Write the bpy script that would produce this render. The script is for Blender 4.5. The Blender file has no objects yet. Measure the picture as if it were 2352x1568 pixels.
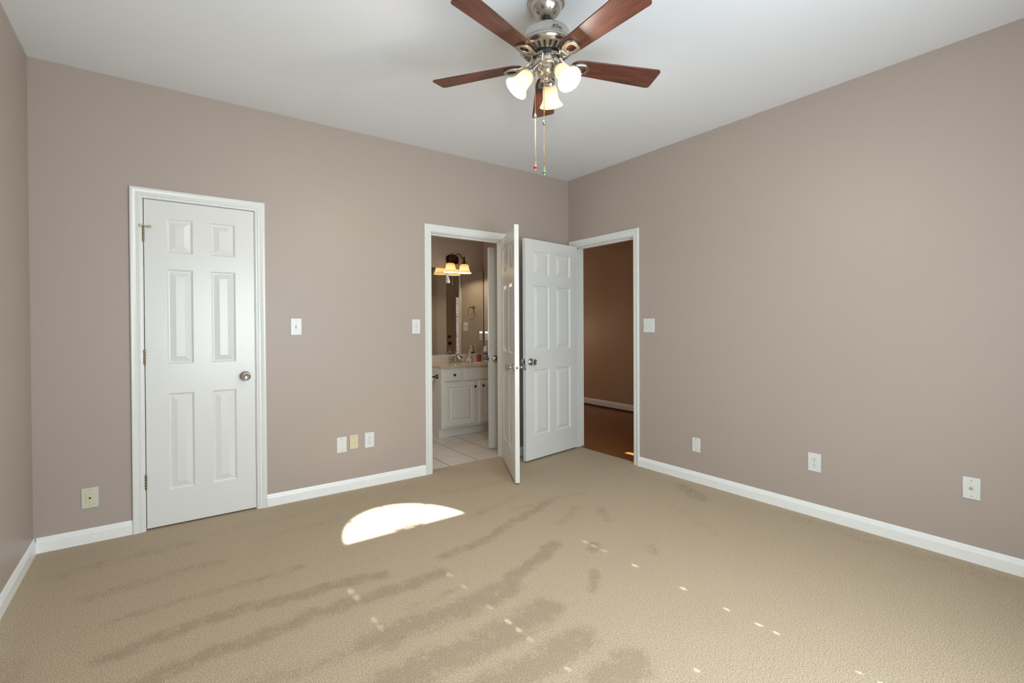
import bpy, math, random
from mathutils import Vector, Matrix
from math import sin, cos, pi, radians, sqrt, atan2

random.seed(7)
SC = bpy.context.scene
COL = SC.collection

# ------------------------------------------------------------------ camera, world, sun, large lights, exposure
W, H = 4.0007, 2.7337          # bedroom width (x from -W to 0) and ceiling height
YW = -4.0                      # window wall behind the camera
cam_d = bpy.data.cameras.new('camera')
cam = bpy.data.objects.new('camera', cam_d); COL.objects.link(cam)
cam_d.sensor_width = 36.0
cam_d.lens = 1113.995 / 2352 * 36.0
cam_d.shift_y = -(784 - 757.48) / 2352
cam_d.clip_start = 0.05
_y, _p, _r = radians(35.9841), radians(-0.4814), radians(-0.2921)
_f = Vector((sin(_y) * cos(_p), cos(_y) * cos(_p), sin(_p)))
_rt = Vector((cos(_y), -sin(_y), 0)); _up = _rt.cross(_f)
_r2 = _rt * cos(_r) + _up * sin(_r); _u2 = -_rt * sin(_r) + _up * cos(_r)
_m = Matrix((_r2, _u2, -_f)).transposed().to_4x4()
_m.translation = Vector((-3.42448, -3.71431, 1.24408))
cam.matrix_world = _m
SC.camera = cam

wd = bpy.data.worlds.new('sky'); SC.world = wd; wd.use_nodes = True
wn = wd.node_tree
sky = wn.nodes.new('ShaderNodeTexSky'); sky.sky_type = 'NISHITA'; sky.sun_disc = False
sky.sun_elevation = radians(31.5); sky.sun_rotation = radians(180)
bg = wn.nodes['Background']; wn.links.new(sky.outputs[0], bg.inputs[0]); bg.inputs[1].default_value = 0.6

def lamp(name, kind, loc, energy, color, **kw):
    d = bpy.data.lights.new(name, kind); d.energy = energy; d.color = color
    for k, v in kw.items(): setattr(d, k, v)
    o = bpy.data.objects.new(name, d); COL.objects.link(o); o.location = loc
    return o
sun = lamp('sun', 'SUN', (-2, -8, 6), 42.0, (1.0, 0.975, 0.93), angle=radians(0.53))
sun.rotation_euler = Vector((-0.03, 1.0, -1 / 1.63)).to_track_quat('-Z', 'Y').to_euler()
# daylight that comes in through the blinds and the arched light of the window behind the camera
day = lamp('window_daylight', 'AREA', (-2.24, YW + 0.06, 1.25), 84.0, (0.84, 0.945, 1.0), shape='RECTANGLE', size=1.95, size_y=1.3)
day.rotation_euler = (radians(90), 0, 0)
SC.view_settings.view_transform = 'Standard'; SC.view_settings.look = 'None'
SC.view_settings.gamma = 1.0; SC.view_settings.use_curve_mapping = False
SC.view_settings.exposure = 0.0
SC.cycles.max_bounces = 10; SC.cycles.diffuse_bounces = 6; SC.cycles.transparent_max_bounces = 12
SC.cycles.caustics_reflective = False; SC.cycles.caustics_refractive = False
SC.cycles.sample_clamp_indirect = 6.0

# ------------------------------------------------------------------ materials
def srgb(r, g, b):
    f = lambda c: (c / 255 / 12.92) if c / 255 <= .04045 else ((c / 255 + .055) / 1.055) ** 2.4
    return (f(r), f(g), f(b), 1.0)
class Mat:
    def __init__(s, name):
        s.m = bpy.data.materials.new(name); s.m.use_nodes = True
        s.t = s.m.node_tree; s.n = s.t.nodes; s.b = s.n['Principled BSDF']; s.out = s.n['Material Output']
    def node(s, t, **kw):
        n = s.n.new(t)
        for k, v in kw.items(): setattr(n, k, v)
        return n
    def link(s, a, b): s.t.links.new(a, b)
    def set(s, **kw):
        for k, v in kw.items(): s.b.inputs[k.replace('_', ' ')].default_value = v
    def coords(s, scale=(1, 1, 1), kind='Object'):
        tc = s.node('ShaderNodeTexCoord'); mp = s.node('ShaderNodeMapping')
        mp.inputs['Scale'].default_value = scale
        s.link(tc.outputs[kind], mp.inputs[0]); return mp.outputs[0]
    def noise(s, vec, scale, detail=2, rough=.5):
        n = s.node('ShaderNodeTexNoise'); n.inputs['Scale'].default_value = scale
        n.inputs['Detail'].default_value = detail; n.inputs['Roughness'].default_value = rough
        s.link(vec, n.inputs['Vector']); return n.outputs['Fac']
    def ramp(s, fac, stops):
        r = s.node('ShaderNodeValToRGB'); e = r.color_ramp.elements
        while len(e) < len(stops): e.new(.5)
        for el, (p, c) in zip(e, stops): el.position = p; el.color = c
        s.link(fac, r.inputs[0]); return r.outputs[0]
    def mix(s, fac, a, b, blend='MIX'):
        n = s.node('ShaderNodeMix', data_type='RGBA', blend_type=blend)
        for sock, v in ((n.inputs[0], fac), (n.inputs[6], a), (n.inputs[7], b)):
            if hasattr(v, 'is_linked'): s.link(v, sock)
            else: sock.default_value = v
        return n.outputs[2]
    def math(s, op, a, b=0.0):
        n = s.node('ShaderNodeMath', operation=op)
        for sock, v in ((n.inputs[0], a), (n.inputs[1], b)):
            if hasattr(v, 'is_linked'): s.link(v, sock)
            else: sock.default_value = v
        return n.outputs[0]
    def bump(s, h, strength=.3, dist=.001):
        n = s.node('ShaderNodeBump'); n.inputs['Strength'].default_value = strength; n.inputs['Distance'].default_value = dist
        s.link(h, n.inputs['Height']); s.link(n.outputs[0], s.b.inputs['Normal'])
def simple(name, col, rough=.5, metal=0.0, spec=.5, **kw):
    M = Mat(name); M.set(Base_Color=col, Roughness=rough, Metallic=metal); M.b.inputs['Specular IOR Level'].default_value = spec
    M.set(**kw)
    # faint procedural unevenness so that no surface is perfectly flat in tone
    v = M.coords((1, 1, 1)); f = M.noise(v, 35, 2)
    c2 = tuple(c * .93 for c in col[:3]) + (1,)
    M.link(M.mix(f, c2, col), M.b.inputs['Base Color'])
    return M.m
def wall_paint(name, col):
    M = Mat(name); v = M.coords()
    big = M.noise(v, 1.3, 3); c2 = tuple(c * .95 for c in col[:3]) + (1,)
    M.link(M.mix(big, c2, col), M.b.inputs['Base Color'])
    M.set(Roughness=.42); M.b.inputs['Specular IOR Level'].default_value = .35
    M.bump(M.noise(v, 260, 3, .6), .10, .002)
    return M.m
WALL = (0.442, 0.377, 0.333, 1)
M_wall = wall_paint('taupe wall paint', WALL)
M_bathwall = wall_paint('bathroom taupe paint', (0.44, 0.365, 0.315, 1))
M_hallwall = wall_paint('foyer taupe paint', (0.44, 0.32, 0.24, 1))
M_ceil = wall_paint('ceiling paint', (0.835, 0.875, 0.925, 1))
M_trim = simple('white trim enamel', (0.79, 0.815, 0.80, 1), .30, spec=.5)
M_ledge = simple('white baseboard enamel', (0.91, 0.935, 0.93, 1), .30)
def door_paint():
    M = Mat('white door enamel'); M.set(Base_Color=(0.75, 0.765, 0.75, 1), Roughness=.27)
    v = M.coords((55, 30, 2.2)); g = M.noise(v, 1.0, 5, .65)
    v2 = M.coords((6, 6, 1.2)); M.bump(M.math('ADD', g, M.noise(v2, 6, 3)), .22, .0012)
    return M.m
M_door = door_paint()
M_plate = simple('white plastic plate', (0.76, 0.78, 0.77, 1), .32)
M_ivory = simple('ivory plastic', (0.70, 0.65, 0.44, 1), .35)
M_offw = simple('aged white plastic', (0.66, 0.66, 0.56, 1), .35)
M_dark = simple('dark slot', (0.02, 0.018, 0.015, 1), .6)
M_grey = simple('grey painted screw', (0.48, 0.48, 0.46, 1), .4, .3)
M_brass = simple('aged brass', (0.27, 0.22, 0.12, 1), .38, 1.0)
M_gold = simple('polished brass', (0.80, 0.60, 0.24, 1), .22, 1.0)
M_chrome = simple('satin chrome', (0.56, 0.555, 0.54, 1), .18, 1.0)
M_bronze = simple('oil rubbed bronze', (0.10, 0.065, 0.035, 1), .30, 1.0)
M_rubber = simple('pale rubber tip', (0.62, 0.52, 0.38, 1), .6)
M_pipegrey = simple('black bushing', (0.03, 0.032, 0.036, 1), .4)
def nickel():
    M = Mat('brushed nickel'); M.set(Metallic=1.0, Roughness=.25)
    v = M.coords((1, 1, 120)); f = M.noise(v, 8, 3)
    M.link(M.mix(f, (0.53, 0.50, 0.45, 1), (0.66, 0.63, 0.58, 1)), M.b.inputs['Base Color'])
    M.link(M.math('ADD', M.math('MULTIPLY', f, .16), .16), M.b.inputs['Roughness'])
    return M.m
M_nickel = nickel()
def carpet():
    M = Mat('beige cut pile carpet'); v = M.coords()
    fine = M.noise(v, 230, 2, .75); mid = M.noise(v, 48, 3, .6); big = M.noise(v, 4.5, 4, .6)
    nap = M.node('ShaderNodeAttribute', attribute_name='nap').outputs['Fac']
    a = M.ramp(fine, [(.35, (0.265, 0.192, 0.115, 1)), (.50, (0.540, 0.432, 0.298, 1)), (.65, (0.80, 0.675, 0.49, 1))])
    b = M.mix(M.math('MULTIPLY', mid, .32), a, (0.36, 0.28, 0.195, 1))
    # pile brushed against the light shows its darker roots
    nz = M.math('ADD', M.math('MULTIPLY', M.noise(v, 15, 4, .65), .55), M.math('MULTIPLY', M.noise(v, 75, 3, .7), .45))
    edge = M.math('MULTIPLY', M.math('SUBTRACT', nz, .5), 4.6)
    mr = M.node('ShaderNodeMapRange', interpolation_type='SMOOTHSTEP'); mr.inputs[1].default_value = .18; mr.inputs[2].default_value = .95
    M.link(M.math('MULTIPLY', nap, M.math('ADD', edge, 1.0)), mr.inputs[0])
    c = M.mix(M.math('MULTIPLY', mr.outputs[0], .40), b, (0.225, 0.160, 0.098, 1))
    c = M.mix(M.math('MULTIPLY', big, .12), c, (0.33, 0.26, 0.18, 1))
    M.link(c, M.b.inputs['Base Color']); M.set(Roughness=1.0); M.b.inputs['Specular IOR Level'].default_value = .05
    M.b.inputs['Sheen Weight'].default_value = .12
    M.bump(M.math('ADD', fine, M.math('MULTIPLY', mid, .6)), .75, .006)
    return M.m
M_carpet = carpet()
def wood_blade():
    M = Mat('cherry wood blade'); v = M.coords((2.2, 26, 26)); g = M.noise(v, 2.6, 5, .62)
    v2 = M.coords((5, 120, 60)); p = M.noise(v2, 2.2, 4, .7)
    c = M.ramp(g, [(.30, (0.045, 0.014, 0.009, 1)), (.52, (0.120, 0.038, 0.023, 1)), (.75, (0.21, 0.075, 0.045, 1))])
    c = M.mix(M.math('MULTIPLY', p, .55), c, (0.07, 0.022, 0.012, 1))
    M.link(c, M.b.inputs['Base Color']); M.set(Roughness=.43)
    return M.m
M_blade = wood_blade()
def wood_floor():
    M = Mat('red oak strip floor'); v = M.coords()
    br = M.node('ShaderNodeTexBrick'); br.inputs['Scale'].default_value = 1.0
    br.offset = .37; br.inputs['Brick Width'].default_value = 1.1; br.inputs['Row Height'].default_value = .06
    br.inputs['Mortar Size'].default_value = .0012; br.inputs['Mortar Smooth'].default_value = .2
    br.inputs['Color1'].default_value = (0.25, 0.085, 0.018, 1); br.inputs['Color2'].default_value = (0.31, 0.12, 0.03, 1)
    br.inputs['Mortar'].default_value = (0.08, 0.03, 0.012, 1)
    mp = M.node('ShaderNodeMapping'); mp.inputs['Rotation'].default_value = (0, 0, pi / 2)
    M.link(v, mp.inputs[0]); M.link(mp.outputs[0], br.inputs[0])
    g = M.noise(M.coords((40, 2.5, 1)), 3, 4, .6)
    M.link(M.mix(M.math('MULTIPLY', g, .5), br.outputs[0], (0.12, 0.04, 0.012, 1)), M.b.inputs['Base Color'])
    M.set(Roughness=.33); return M.m
M_woodfloor = wood_floor()
def tile():
    M = Mat('pale ceramic floor tile'); v = M.coords()
    sep = M.node('ShaderNodeSeparateXYZ'); M.link(v, sep.inputs[0])
    def line(o, off, per, w):
        f = M.math('FRACT', M.math('DIVIDE', M.math('ADD', o, off), per))
        d = M.math('ABSOLUTE', M.math('SUBTRACT', f, .5))
        return M.math('GREATER_THAN', d, .5 - w / per / 2)
    lx = line(sep.outputs[0], 10 * .298 + 1.341, .298, .007)      # joints along y at x = -1.341 + n * 0.298
    ly = line(sep.outputs[1], 10 * .312 - .342, .312, .005)
    base = M.mix(M.noise(v, 7, 3), (0.60, 0.55, 0.50, 1), (0.70, 0.66, 0.60, 1))
    c = M.mix(ly, base, (0.40, 0.35, 0.30, 1)); c = M.mix(lx, c, (0.11, 0.085, 0.06, 1))
    M.link(c, M.b.inputs['Base Color']); M.set(Roughness=.16); return M.m
M_tile = tile()
def brick():
    M = Mat('pink porch brick'); tc = M.coords()
    mp = M.node('ShaderNodeMapping'); mp.inputs['Rotation'].default_value = (pi / 2, 0, 0)
    M.link(tc, mp.inputs[0]); br = M.node('ShaderNodeTexBrick'); M.link(mp.outputs[0], br.inputs[0])
    br.inputs['Scale'].default_value = 1.0; br.inputs['Brick Width'].default_value = .21; br.inputs['Row Height'].default_value = .076
    br.inputs['Mortar Size'].default_value = .006
    br.inputs['Color1'].default_value = (0.50, 0.24, 0.18, 1); br.inputs['Color2'].default_value = (0.62, 0.36, 0.29, 1)
    br.inputs['Mortar'].default_value = (0.80, 0.76, 0.70, 1)
    M.link(br.outputs[0], M.b.inputs['Base Color']); M.set(Roughness=.9); return M.m
M_brick = brick()
def marble():
    M = Mat('cultured marble top'); v = M.coords(); n = M.noise(v, 6, 5, .7)
    M.link(M.ramp(n, [(.35, (0.50, 0.385, 0.275, 1)), (.65, (0.60, 0.49, 0.37, 1))]), M.b.inputs['Base Color'])
    M.set(Roughness=.14); return M.m
M_marble = marble()
M_splash = simple('pale marble splash', (0.62, 0.55, 0.49, 1), .2)
M_cab = simple('white cabinet paint', (0.68, 0.67, 0.63, 1), .32)
M_mirror = Mat('mirror silver'); M_mirror.set(Base_Color=(0.80, 0.80, 0.76, 1), Metallic=1.0, Roughness=0.01); M_mirror = M_mirror.m
def glass_pane():
    M = Mat('window glass'); tr = M.node('ShaderNodeBsdfTransparent'); gl = M.node('ShaderNodeBsdfGlossy')
    tr.inputs[0].default_value = (.94, .96, .95, 1); gl.inputs['Roughness'].default_value = .02
    mx = M.node('ShaderNodeMixShader'); mx.inputs[0].default_value = .05
    M.link(tr.outputs[0], mx.inputs[1]); M.link(gl.outputs[0], mx.inputs[2]); M.link(mx.outputs[0], M.out.inputs[0]); return M.m
M_glass = glass_pane()
def lit_glass(name, core, rim, s_core, s_rim):
    # frosted lamp glass lit by the bulb inside: bright over the bulb, deeper in colour towards neck and rim (z = local height)
    M = Mat(name); tc = M.node('ShaderNodeTexCoord'); sep = M.node('ShaderNodeSeparateXYZ'); M.link(tc.outputs['Object'], sep.inputs[0])
    z = M.math('MULTIPLY', sep.outputs[2], -1 / .12)
    veins = M.noise(M.coords((1, 1, 1)), 60, 4, .7)
    z2 = M.math('ADD', z, M.math('MULTIPLY', M.math('SUBTRACT', veins, .5), .12))
    c = M.ramp(z2, [(0, rim), (.45, core), (.72, core), (1.0, rim)])
    st = M.ramp(z2, [(0, (s_rim,) * 3 + (1,)), (.42, (1, 1, 1, 1)), (.65, (1, 1, 1, 1)), (1.0, (s_rim,) * 3 + (1,))])
    e = M.math('MULTIPLY', st, s_core)
    M.set(Base_Color=(.50, .44, .34, 1), Roughness=.35)
    M.link(c, M.b.inputs['Emission Color']); M.link(e, M.b.inputs['Emission Strength'])
    tl = M.node('ShaderNodeBsdfTranslucent'); tl.inputs[0].default_value = rim; mx = M.node('ShaderNodeMixShader'); mx.inputs[0].default_value = .22
    M.link(M.b.outputs[0], mx.inputs[1]); M.link(tl.outputs[0], mx.inputs[2]); M.link(mx.outputs[0], M.out.inputs[0]); return M.m
M_shade = lit_glass('frosted fan light glass', (1.0, 0.90, 0.62, 1), (1.0, 0.82, 0.54, 1), .92, .34)
M_sconce = lit_glass('amber sconce glass', (1.0, 0.86, 0.46, 1), (1.0, 0.64, 0.12, 1), .90, .46)
M_bulb = Mat('lit bulb'); M_bulb.set(Emission_Color=(1.0, .86, .6, 1), Emission_Strength=14.0); M_bulb = M_bulb.m
M_paper = simple('toilet paper', (0.78, 0.76, 0.70, 1), .9)
M_red = simple('red bead', (0.42, 0.02, 0.03, 1), .25)
M_blue = simple('turquoise bead', (0.05, 0.30, 0.38, 1), .25)
M_redcup = simple('red orange tumbler', (0.42, 0.06, 0.02, 1), .25)
M_purple = simple('purple plastic', (0.06, 0.03, 0.22, 1), .3)
M_bluegel = simple('blue gel bottle', (0.22, 0.30, 0.42, 1), .18)
M_pump = simple('tan pump plastic', (0.60, 0.48, 0.36, 1), .4)
M_nightl = Mat('night light'); M_nightl.set(Emission_Color=(1, .97, .9, 1), Emission_Strength=5.0); M_nightl = M_nightl.m
def soap_pat():
    M = Mat('spotted ceramic'); v = M.coords(); vo = M.node('ShaderNodeTexVoronoi'); vo.inputs['Scale'].default_value = 46; M.link(v, vo.inputs['Vector'])
    f = M.math('LESS_THAN', vo.outputs['Distance'], .36)
    M.link(M.mix(f, (0.62, 0.52, 0.46, 1), (0.06, 0.03, 0.05, 1)), M.b.inputs['Base Color']); M.set(Roughness=.25); return M.m
M_soap = soap_pat()
M_blind = simple('white blind slat', (0.80, 0.80, 0.78, 1), .5)
M_entry = simple('beige entry door paint', (0.74, 0.66, 0.53, 1), .4)
M_shoe = simple('dark cherry shoe moulding', (0.10, 0.015, 0.012, 1), .4)
M_concrete = simple('porch concrete', (0.55, 0.52, 0.47, 1), .9)

# ------------------------------------------------------------------ mesh helpers
class MB:
    def __init__(s): s.v = []; s.f = []
    def add(s, vs, fs, mx=None):
        o = len(s.v)
        s.v += [tuple(mx @ Vector(p)) if mx else tuple(p) for p in vs]
        s.f += [tuple(i + o for i in f) for f in fs]; return s
    def box(s, a, b, mx=None):
        x0, y0, z0 = (min(p, q) for p, q in zip(a, b)); x1, y1, z1 = (max(p, q) for p, q in zip(a, b))
        vs = [(x0, y0, z0), (x1, y0, z0), (x1, y1, z0), (x0, y1, z0), (x0, y0, z1), (x1, y0, z1), (x1, y1, z1), (x0, y1, z1)]
        return s.add(vs, [(0, 3, 2, 1), (4, 5, 6, 7), (0, 1, 5, 4), (1, 2, 6, 5), (2, 3, 7, 6), (3, 0, 4, 7)], mx)
    def lathe(s, prof, n=32, mx=None, cap=True):
        # prof: list of (r, z)
        vs = []; fs = []
        for r, z in prof:
            for k in range(n):
                a = 2 * pi * k / n; vs.append((r * cos(a), r * sin(a), z))
        for i in range(len(prof) - 1):
            for k in range(n):
                fs.append((i * n + k, i * n + (k + 1) % n, (i + 1) * n + (k + 1) % n, (i + 1) * n + k))
        if cap:
            if prof[0][0] > 1e-5: fs.append(tuple(reversed(range(n))))
            if prof[-1][0] > 1e-5: fs.append(tuple(range((len(prof) - 1) * n, len(prof) * n)))
        return s.add(vs, fs, mx)
    def tube(s, pts, r, n=10, closed=False, mx=None):
        P = [Vector(p) for p in pts]; m = len(P); rr = r if isinstance(r, (list, tuple)) else [r] * m
        vs = []; fs = []; prev = None
        for i, p in enumerate(P):
            if closed: t = (P[(i + 1) % m] - P[i - 1])
            else: t = P[min(i + 1, m - 1)] - P[max(i - 1, 0)]
            t.normalize()
            if prev is None:
                a = Vector((0, 0, 1)) if abs(t.z) < .9 else Vector((1, 0, 0)); u = t.cross(a).normalized()
            else: u = (prev - t * prev.dot(t)).normalized()
            prev = u; w = t.cross(u)
            for k in range(n):
                an = 2 * pi * k / n; vs.append(tuple(p + (u * cos(an) + w * sin(an)) * rr[i]))
        for i in range(m if closed else m - 1):
            j = (i + 1) % m
            for k in range(n): fs.append((i * n + k, i * n + (k + 1) % n, j * n + (k + 1) % n, j * n + k))
        if not closed: fs.append(tuple(reversed(range(n)))); fs.append(tuple(range((m - 1) * n, m * n)))
        return s.add(vs, fs, mx)
    def ball(s, c, r, n=16, mx=None, sz=1.0):
        prof = [(max(r * sin(pi * i / 10), 1e-6), -r * cos(pi * i / 10) * sz) for i in range(11)]
        m2 = Matrix.Translation(c); return s.lathe(prof, n, (mx @ m2) if mx else m2, cap=False)
    def prism(s, poly, z0, z1, mx=None):
        n = len(poly); vs = [(x, y, z0) for x, y in poly] + [(x, y, z1) for x, y in poly]
        fs = [tuple(reversed(range(n))), tuple(range(n, 2 * n))] + [(i, (i + 1) % n, n + (i + 1) % n, n + i) for i in range(n)]
        return s.add(vs, fs, mx)
    def ring(s, outer, inner, z0, z1, mx=None, zf=None):
        n = len(outer); zf = zf or (lambda x, y: 0.0)
        vs = []
        for z in (z0, z1):
            vs += [(x, y, z + zf(x, y)) for x, y in outer] + [(x, y, z + zf(x, y)) for x, y in inner]
        fs = []
        for i in range(n):
            j = (i + 1) % n
            fs += [(i, n + i, n + j, j), (2 * n + i, 2 * n + j, 3 * n + j, 3 * n + i), (i, j, 2 * n + j, 2 * n + i), (n + j, n + i, 3 * n + i, 3 * n + j)]
        return s.add(vs, fs, mx)
    def strip(s, loops, closed=False):
        # loops: list of equal-length point rows, quads between successive rows
        n = len(loops[0]); vs = [p for l in loops for p in l]; fs = []
        for i in range(len(loops) - 1):
            for k in range(n if closed else n - 1):
                fs.append((i * n + k, i * n + (k + 1) % n, (i + 1) * n + (k + 1) % n, (i + 1) * n + k))
        return s.add(vs, fs)
    def build(s, name, mat, parent=None, loc=None, rot=None, bevel=0, smooth=35):
        me = bpy.data.meshes.new(name); me.from_pydata(s.v, [], s.f); me.validate()
        import bmesh
        bm = bmesh.new(); bm.from_mesh(me); bmesh.ops.recalc_face_normals(bm, faces=bm.faces); bm.to_mesh(me); bm.free()
        me.polygons.foreach_set('use_smooth', [True] * len(me.polygons)); me.set_sharp_from_angle(angle=radians(smooth))
        me.materials.append(mat)
        o = bpy.data.objects.new(name, me); COL.objects.link(o)
        if parent: o.parent = parent
        if loc is not None: o.location = loc
        if rot is not None: o.rotation_euler = rot
        if bevel:
            b = o.modifiers.new('bevel', 'BEVEL'); b.width = bevel; b.segments = 2; b.limit_method = 'ANGLE'; b.angle_limit = radians(50)
        return o
def tag(o, label=None, cat=None, group=None, kind=None):
    if label: o['label'] = label
    if cat: o['category'] = cat
    if group: o['group'] = group
    if kind: o['kind'] = kind
    return o
def empty(name, loc, rot=(0, 0, 0)):
    o = bpy.data.objects.new(name, None); COL.objects.link(o); o.location = loc; o.rotation_euler = rot
    o.empty_display_size = .05; return o
def T(x, y, z): return Matrix.Translation((x, y, z))
def RX(a): return Matrix.Rotation(a, 4, 'X')
def RY(a): return Matrix.Rotation(a, 4, 'Y')
def RZ(a): return Matrix.Rotation(a, 4, 'Z')

# ------------------------------------------------------------------ room shell
XS = -0.05      # bathroom side wall face
DM = 1.55       # bathroom mirror wall
TW = 0.12       # partition thickness
DH = 2.04       # door opening height
def S(o, label, cat): return tag(o, label, cat, kind='structure')

def wall_with_holes(axis, a0, a1, z1, t0, t1, holes):
    # wall along 'x' or 'y' from a0 to a1, thickness t0..t1, rectangular holes (s0, s1, z0, z1)
    mb = MB()
    def bx(s0, s1, za, zb):
        if s1 - s0 < 1e-4 or zb - za < 1e-4: return
        if axis == 'x': mb.box((s0, t0, za), (s1, t1, zb))
        else: mb.box((t0, s0, za), (t1, s1, zb))
    s = a0
    for h0, h1, hz0, hz1 in sorted(holes):
        bx(s, h0, 0, z1); bx(h0, h1, 0, hz0); bx(h0, h1, hz1, z1); s = h1
    bx(s, a1, 0, z1); return mb
CL0, CL1 = -3.508, -2.893      # closet opening
BA0, BA1 = -1.571, -0.800      # bathroom opening
EN0, EN1 = -0.850, -0.080      # entry opening (y) in the right wall
S(wall_with_holes('x', -W - .1, 0.0, H, 0, TW, [(CL0, CL1, 0, DH), (BA0, BA1, 0, DH)]).build('wall_back', M_wall), 'taupe wall with the white closet door and the bathroom doorway', 'wall')
S(wall_with_holes('y', YW - .2, .12, H, 0, TW, [(EN0, EN1, 0, DH)]).build('wall_right', M_wall), 'taupe wall on the right with the dark hall doorway', 'wall')
S(MB().box((-W - .1, YW - .2, 0), (-W, 0, H)).build('wall_left', M_wall), 'narrow strip of taupe wall at the left edge of the photo', 'wall')
S(MB().box((-W - .1, YW - .2, H), (0, TW, H + .1)).build('ceiling', M_ceil), 'white bedroom ceiling above the fan', 'ceiling')

# carpet with the pile direction marks of vacuum passes and footprints (floor coordinates)
import bmesh
def carpet_floor():
    strokes = [  # polyline, half width, strength
        ([(-1.20, -1.09), (-1.91, -1.34), (-2.2, -1.39)], .045, .75), ([(-1.61, -1.63), (-2.0, -1.77), (-2.11, -1.87)], .05, .95),
        ([(-1.01, -1.39), (-1.11, -1.58)], .05, .55), ([(-1.43, -1.76), (-1.50, -1.82)], .035, .85), ([(-1.66, -1.97), (-1.78, -2.08)], .035, .75),
        ([(-1.21, -1.96), (-1.23, -2.03)], .04, .6), ([(-1.11, -1.29), (-1.39, -1.42)], .05, .5), ([(-0.16, -1.45), (-0.3, -1.71)], .07, .7),
        ([(-0.9, -1.1), (-1.5, -1.05)], .05, .45), ([(-0.55, -1.6), (-0.75, -2.1)], .05, .35), ([(-1.3, -.85), (-1.75, -1.0)], .05, .5),
        ([(-1.2, -.55), (-1.7, -.5)], .06, .45), ([(-2.6, -.25), (-3.2, -.3)], .07, .35), ([(-2.5, -.5), (-2.9, -.55)], .05, .4),
        ([(-.75, -.75), (-.3, -.95)], .05, .35), ([(-.15, -.95), (-.25, -1.0)], .05, .4),
        ([(-3.6, -1.33), (-3.12, -1.28), (-2.92, -1.32), (-2.53, -1.36)], .05, .85), ([(-3.6, -1.06), (-3.13, -1.04), (-2.85, -1.05)], .04, .55),
        ([(-3.5, -1.58), (-3.09, -1.54), (-2.94, -1.51), (-2.68, -1.54), (-2.3, -1.52)], .055, .85),
        ([(-2.75, -1.86), (-2.45, -1.85), (-2.12, -1.85)], .080, .95), ([(-3.2, -1.83), (-2.7, -1.86)], .06, .55),
        ([(-2.9, -2.11), (-2.5, -2.105), (-2.06, -2.09)], .085, 1.0), ([(-3.3, -2.12), (-2.9, -2.11)], .07, .6),
        ([(-2.9, -2.34), (-2.5, -2.33), (-2.07, -2.32)], .075, 1.0), ([(-2.9, -2.56), (-2.4, -2.55), (-2.03, -2.54)], .085, 1.0),
        ([(-2.55, -1.72), (-2.25, -1.70)], .03, .5),
        ([(-3.7, -.75), (-3.2, -.72)], .07, .5), ([(-3.85, -.4), (-3.3, -.35)], .08, .45), ([(-3.9, -1.2), (-3.75, -2.4)], .09, .5),
        ([(-.1, -2.2), (-.12, -3.2)], .12, .4), ([(-.35, -1.9), (-.6, -2.4)], .07, .25),
    ]
    def d2seg(p, a, b):
        ax, ay = a; bx, by = b; px, py = p; dx, dy = bx - ax, by - ay
        t = max(0, min(1, ((px - ax) * dx + (py - ay) * dy) / (dx * dx + dy * dy + 1e-9)))
        return math.hypot(px - ax - t * dx, py - ay - t * dy)
    x0, x1, y0, y1, st = -W, 0.0, YW, 0.0, .02
    nx = int((x1 - x0) / st); ny = int((y1 - y0) / st)
    vs = []; val = []
    rnd = random.Random(3)
    boxes = [(min(p[0] for p in P) - w * 2.2, max(p[0] for p in P) + w * 2.2, min(p[1] for p in P) - w * 2.2, max(p[1] for p in P) + w * 2.2) for P, w, s in strokes]
    for j in range(ny + 1):
        for i in range(nx + 1):
            x = x0 + (x1 - x0) * i / nx; y = y0 + (y1 - y0) * j / ny
            v = 0.0
            jx = x + .008 * sin(y * 23 + x * 7); jy = y + .010 * sin(x * 11 + 2 * y) + .006 * sin(x * 37 + 9 * y)
            for (P, w, s), bb in zip(strokes, boxes):
                if not (bb[0] < x < bb[1] and bb[2] < y < bb[3]): continue
                d = min(d2seg((jx, jy), P[k], P[k + 1]) for k in range(len(P) - 1))
                v = max(v, s * max(0.0, min(1.0, .5 + (w - d) / (1.3 * w))))
            vs.append((x, y, 0.0)); val.append(v)
    fs = [(j * (nx + 1) + i, j * (nx + 1) + i + 1, (j + 1) * (nx + 1) + i + 1, (j + 1) * (nx + 1) + i) for j in range(ny) for i in range(nx)]
    # tongues of carpet that run into the two doorways
    for (a, b, c, d) in ((BA0, BA1, 0.0, .10), (0.0, .058, EN0, EN1), (CL0, CL1, 0.0, .30)):
        o = len(vs)
        vs += [(a, c, 0), (b, c, 0), (b, d, 0), (a, d, 0)] if d == .10 else [(a, c, 0), (b, c, 0), (b, d, 0), (a, d, 0)]
        val += [.25] * 4; fs.append((o, o + 1, o + 2, o + 3))
    me = bpy.data.meshes.new('floor'); me.from_pydata(vs, [], fs); me.materials.append(M_carpet)
    at = me.attributes.new('nap', 'FLOAT', 'POINT'); at.data.foreach_set('value', val)
    o = bpy.data.objects.new('floor', me); COL.objects.link(o)
    return S(o, 'beige wall-to-wall carpet with vacuum marks', 'carpet')
carpet_floor()
S(MB().box((-W - .1, YW - .2, -.12), (0.0, .1, -.005)).build('floor_slab', M_concrete), 'subfloor under the bedroom carpet', 'floor')

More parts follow.
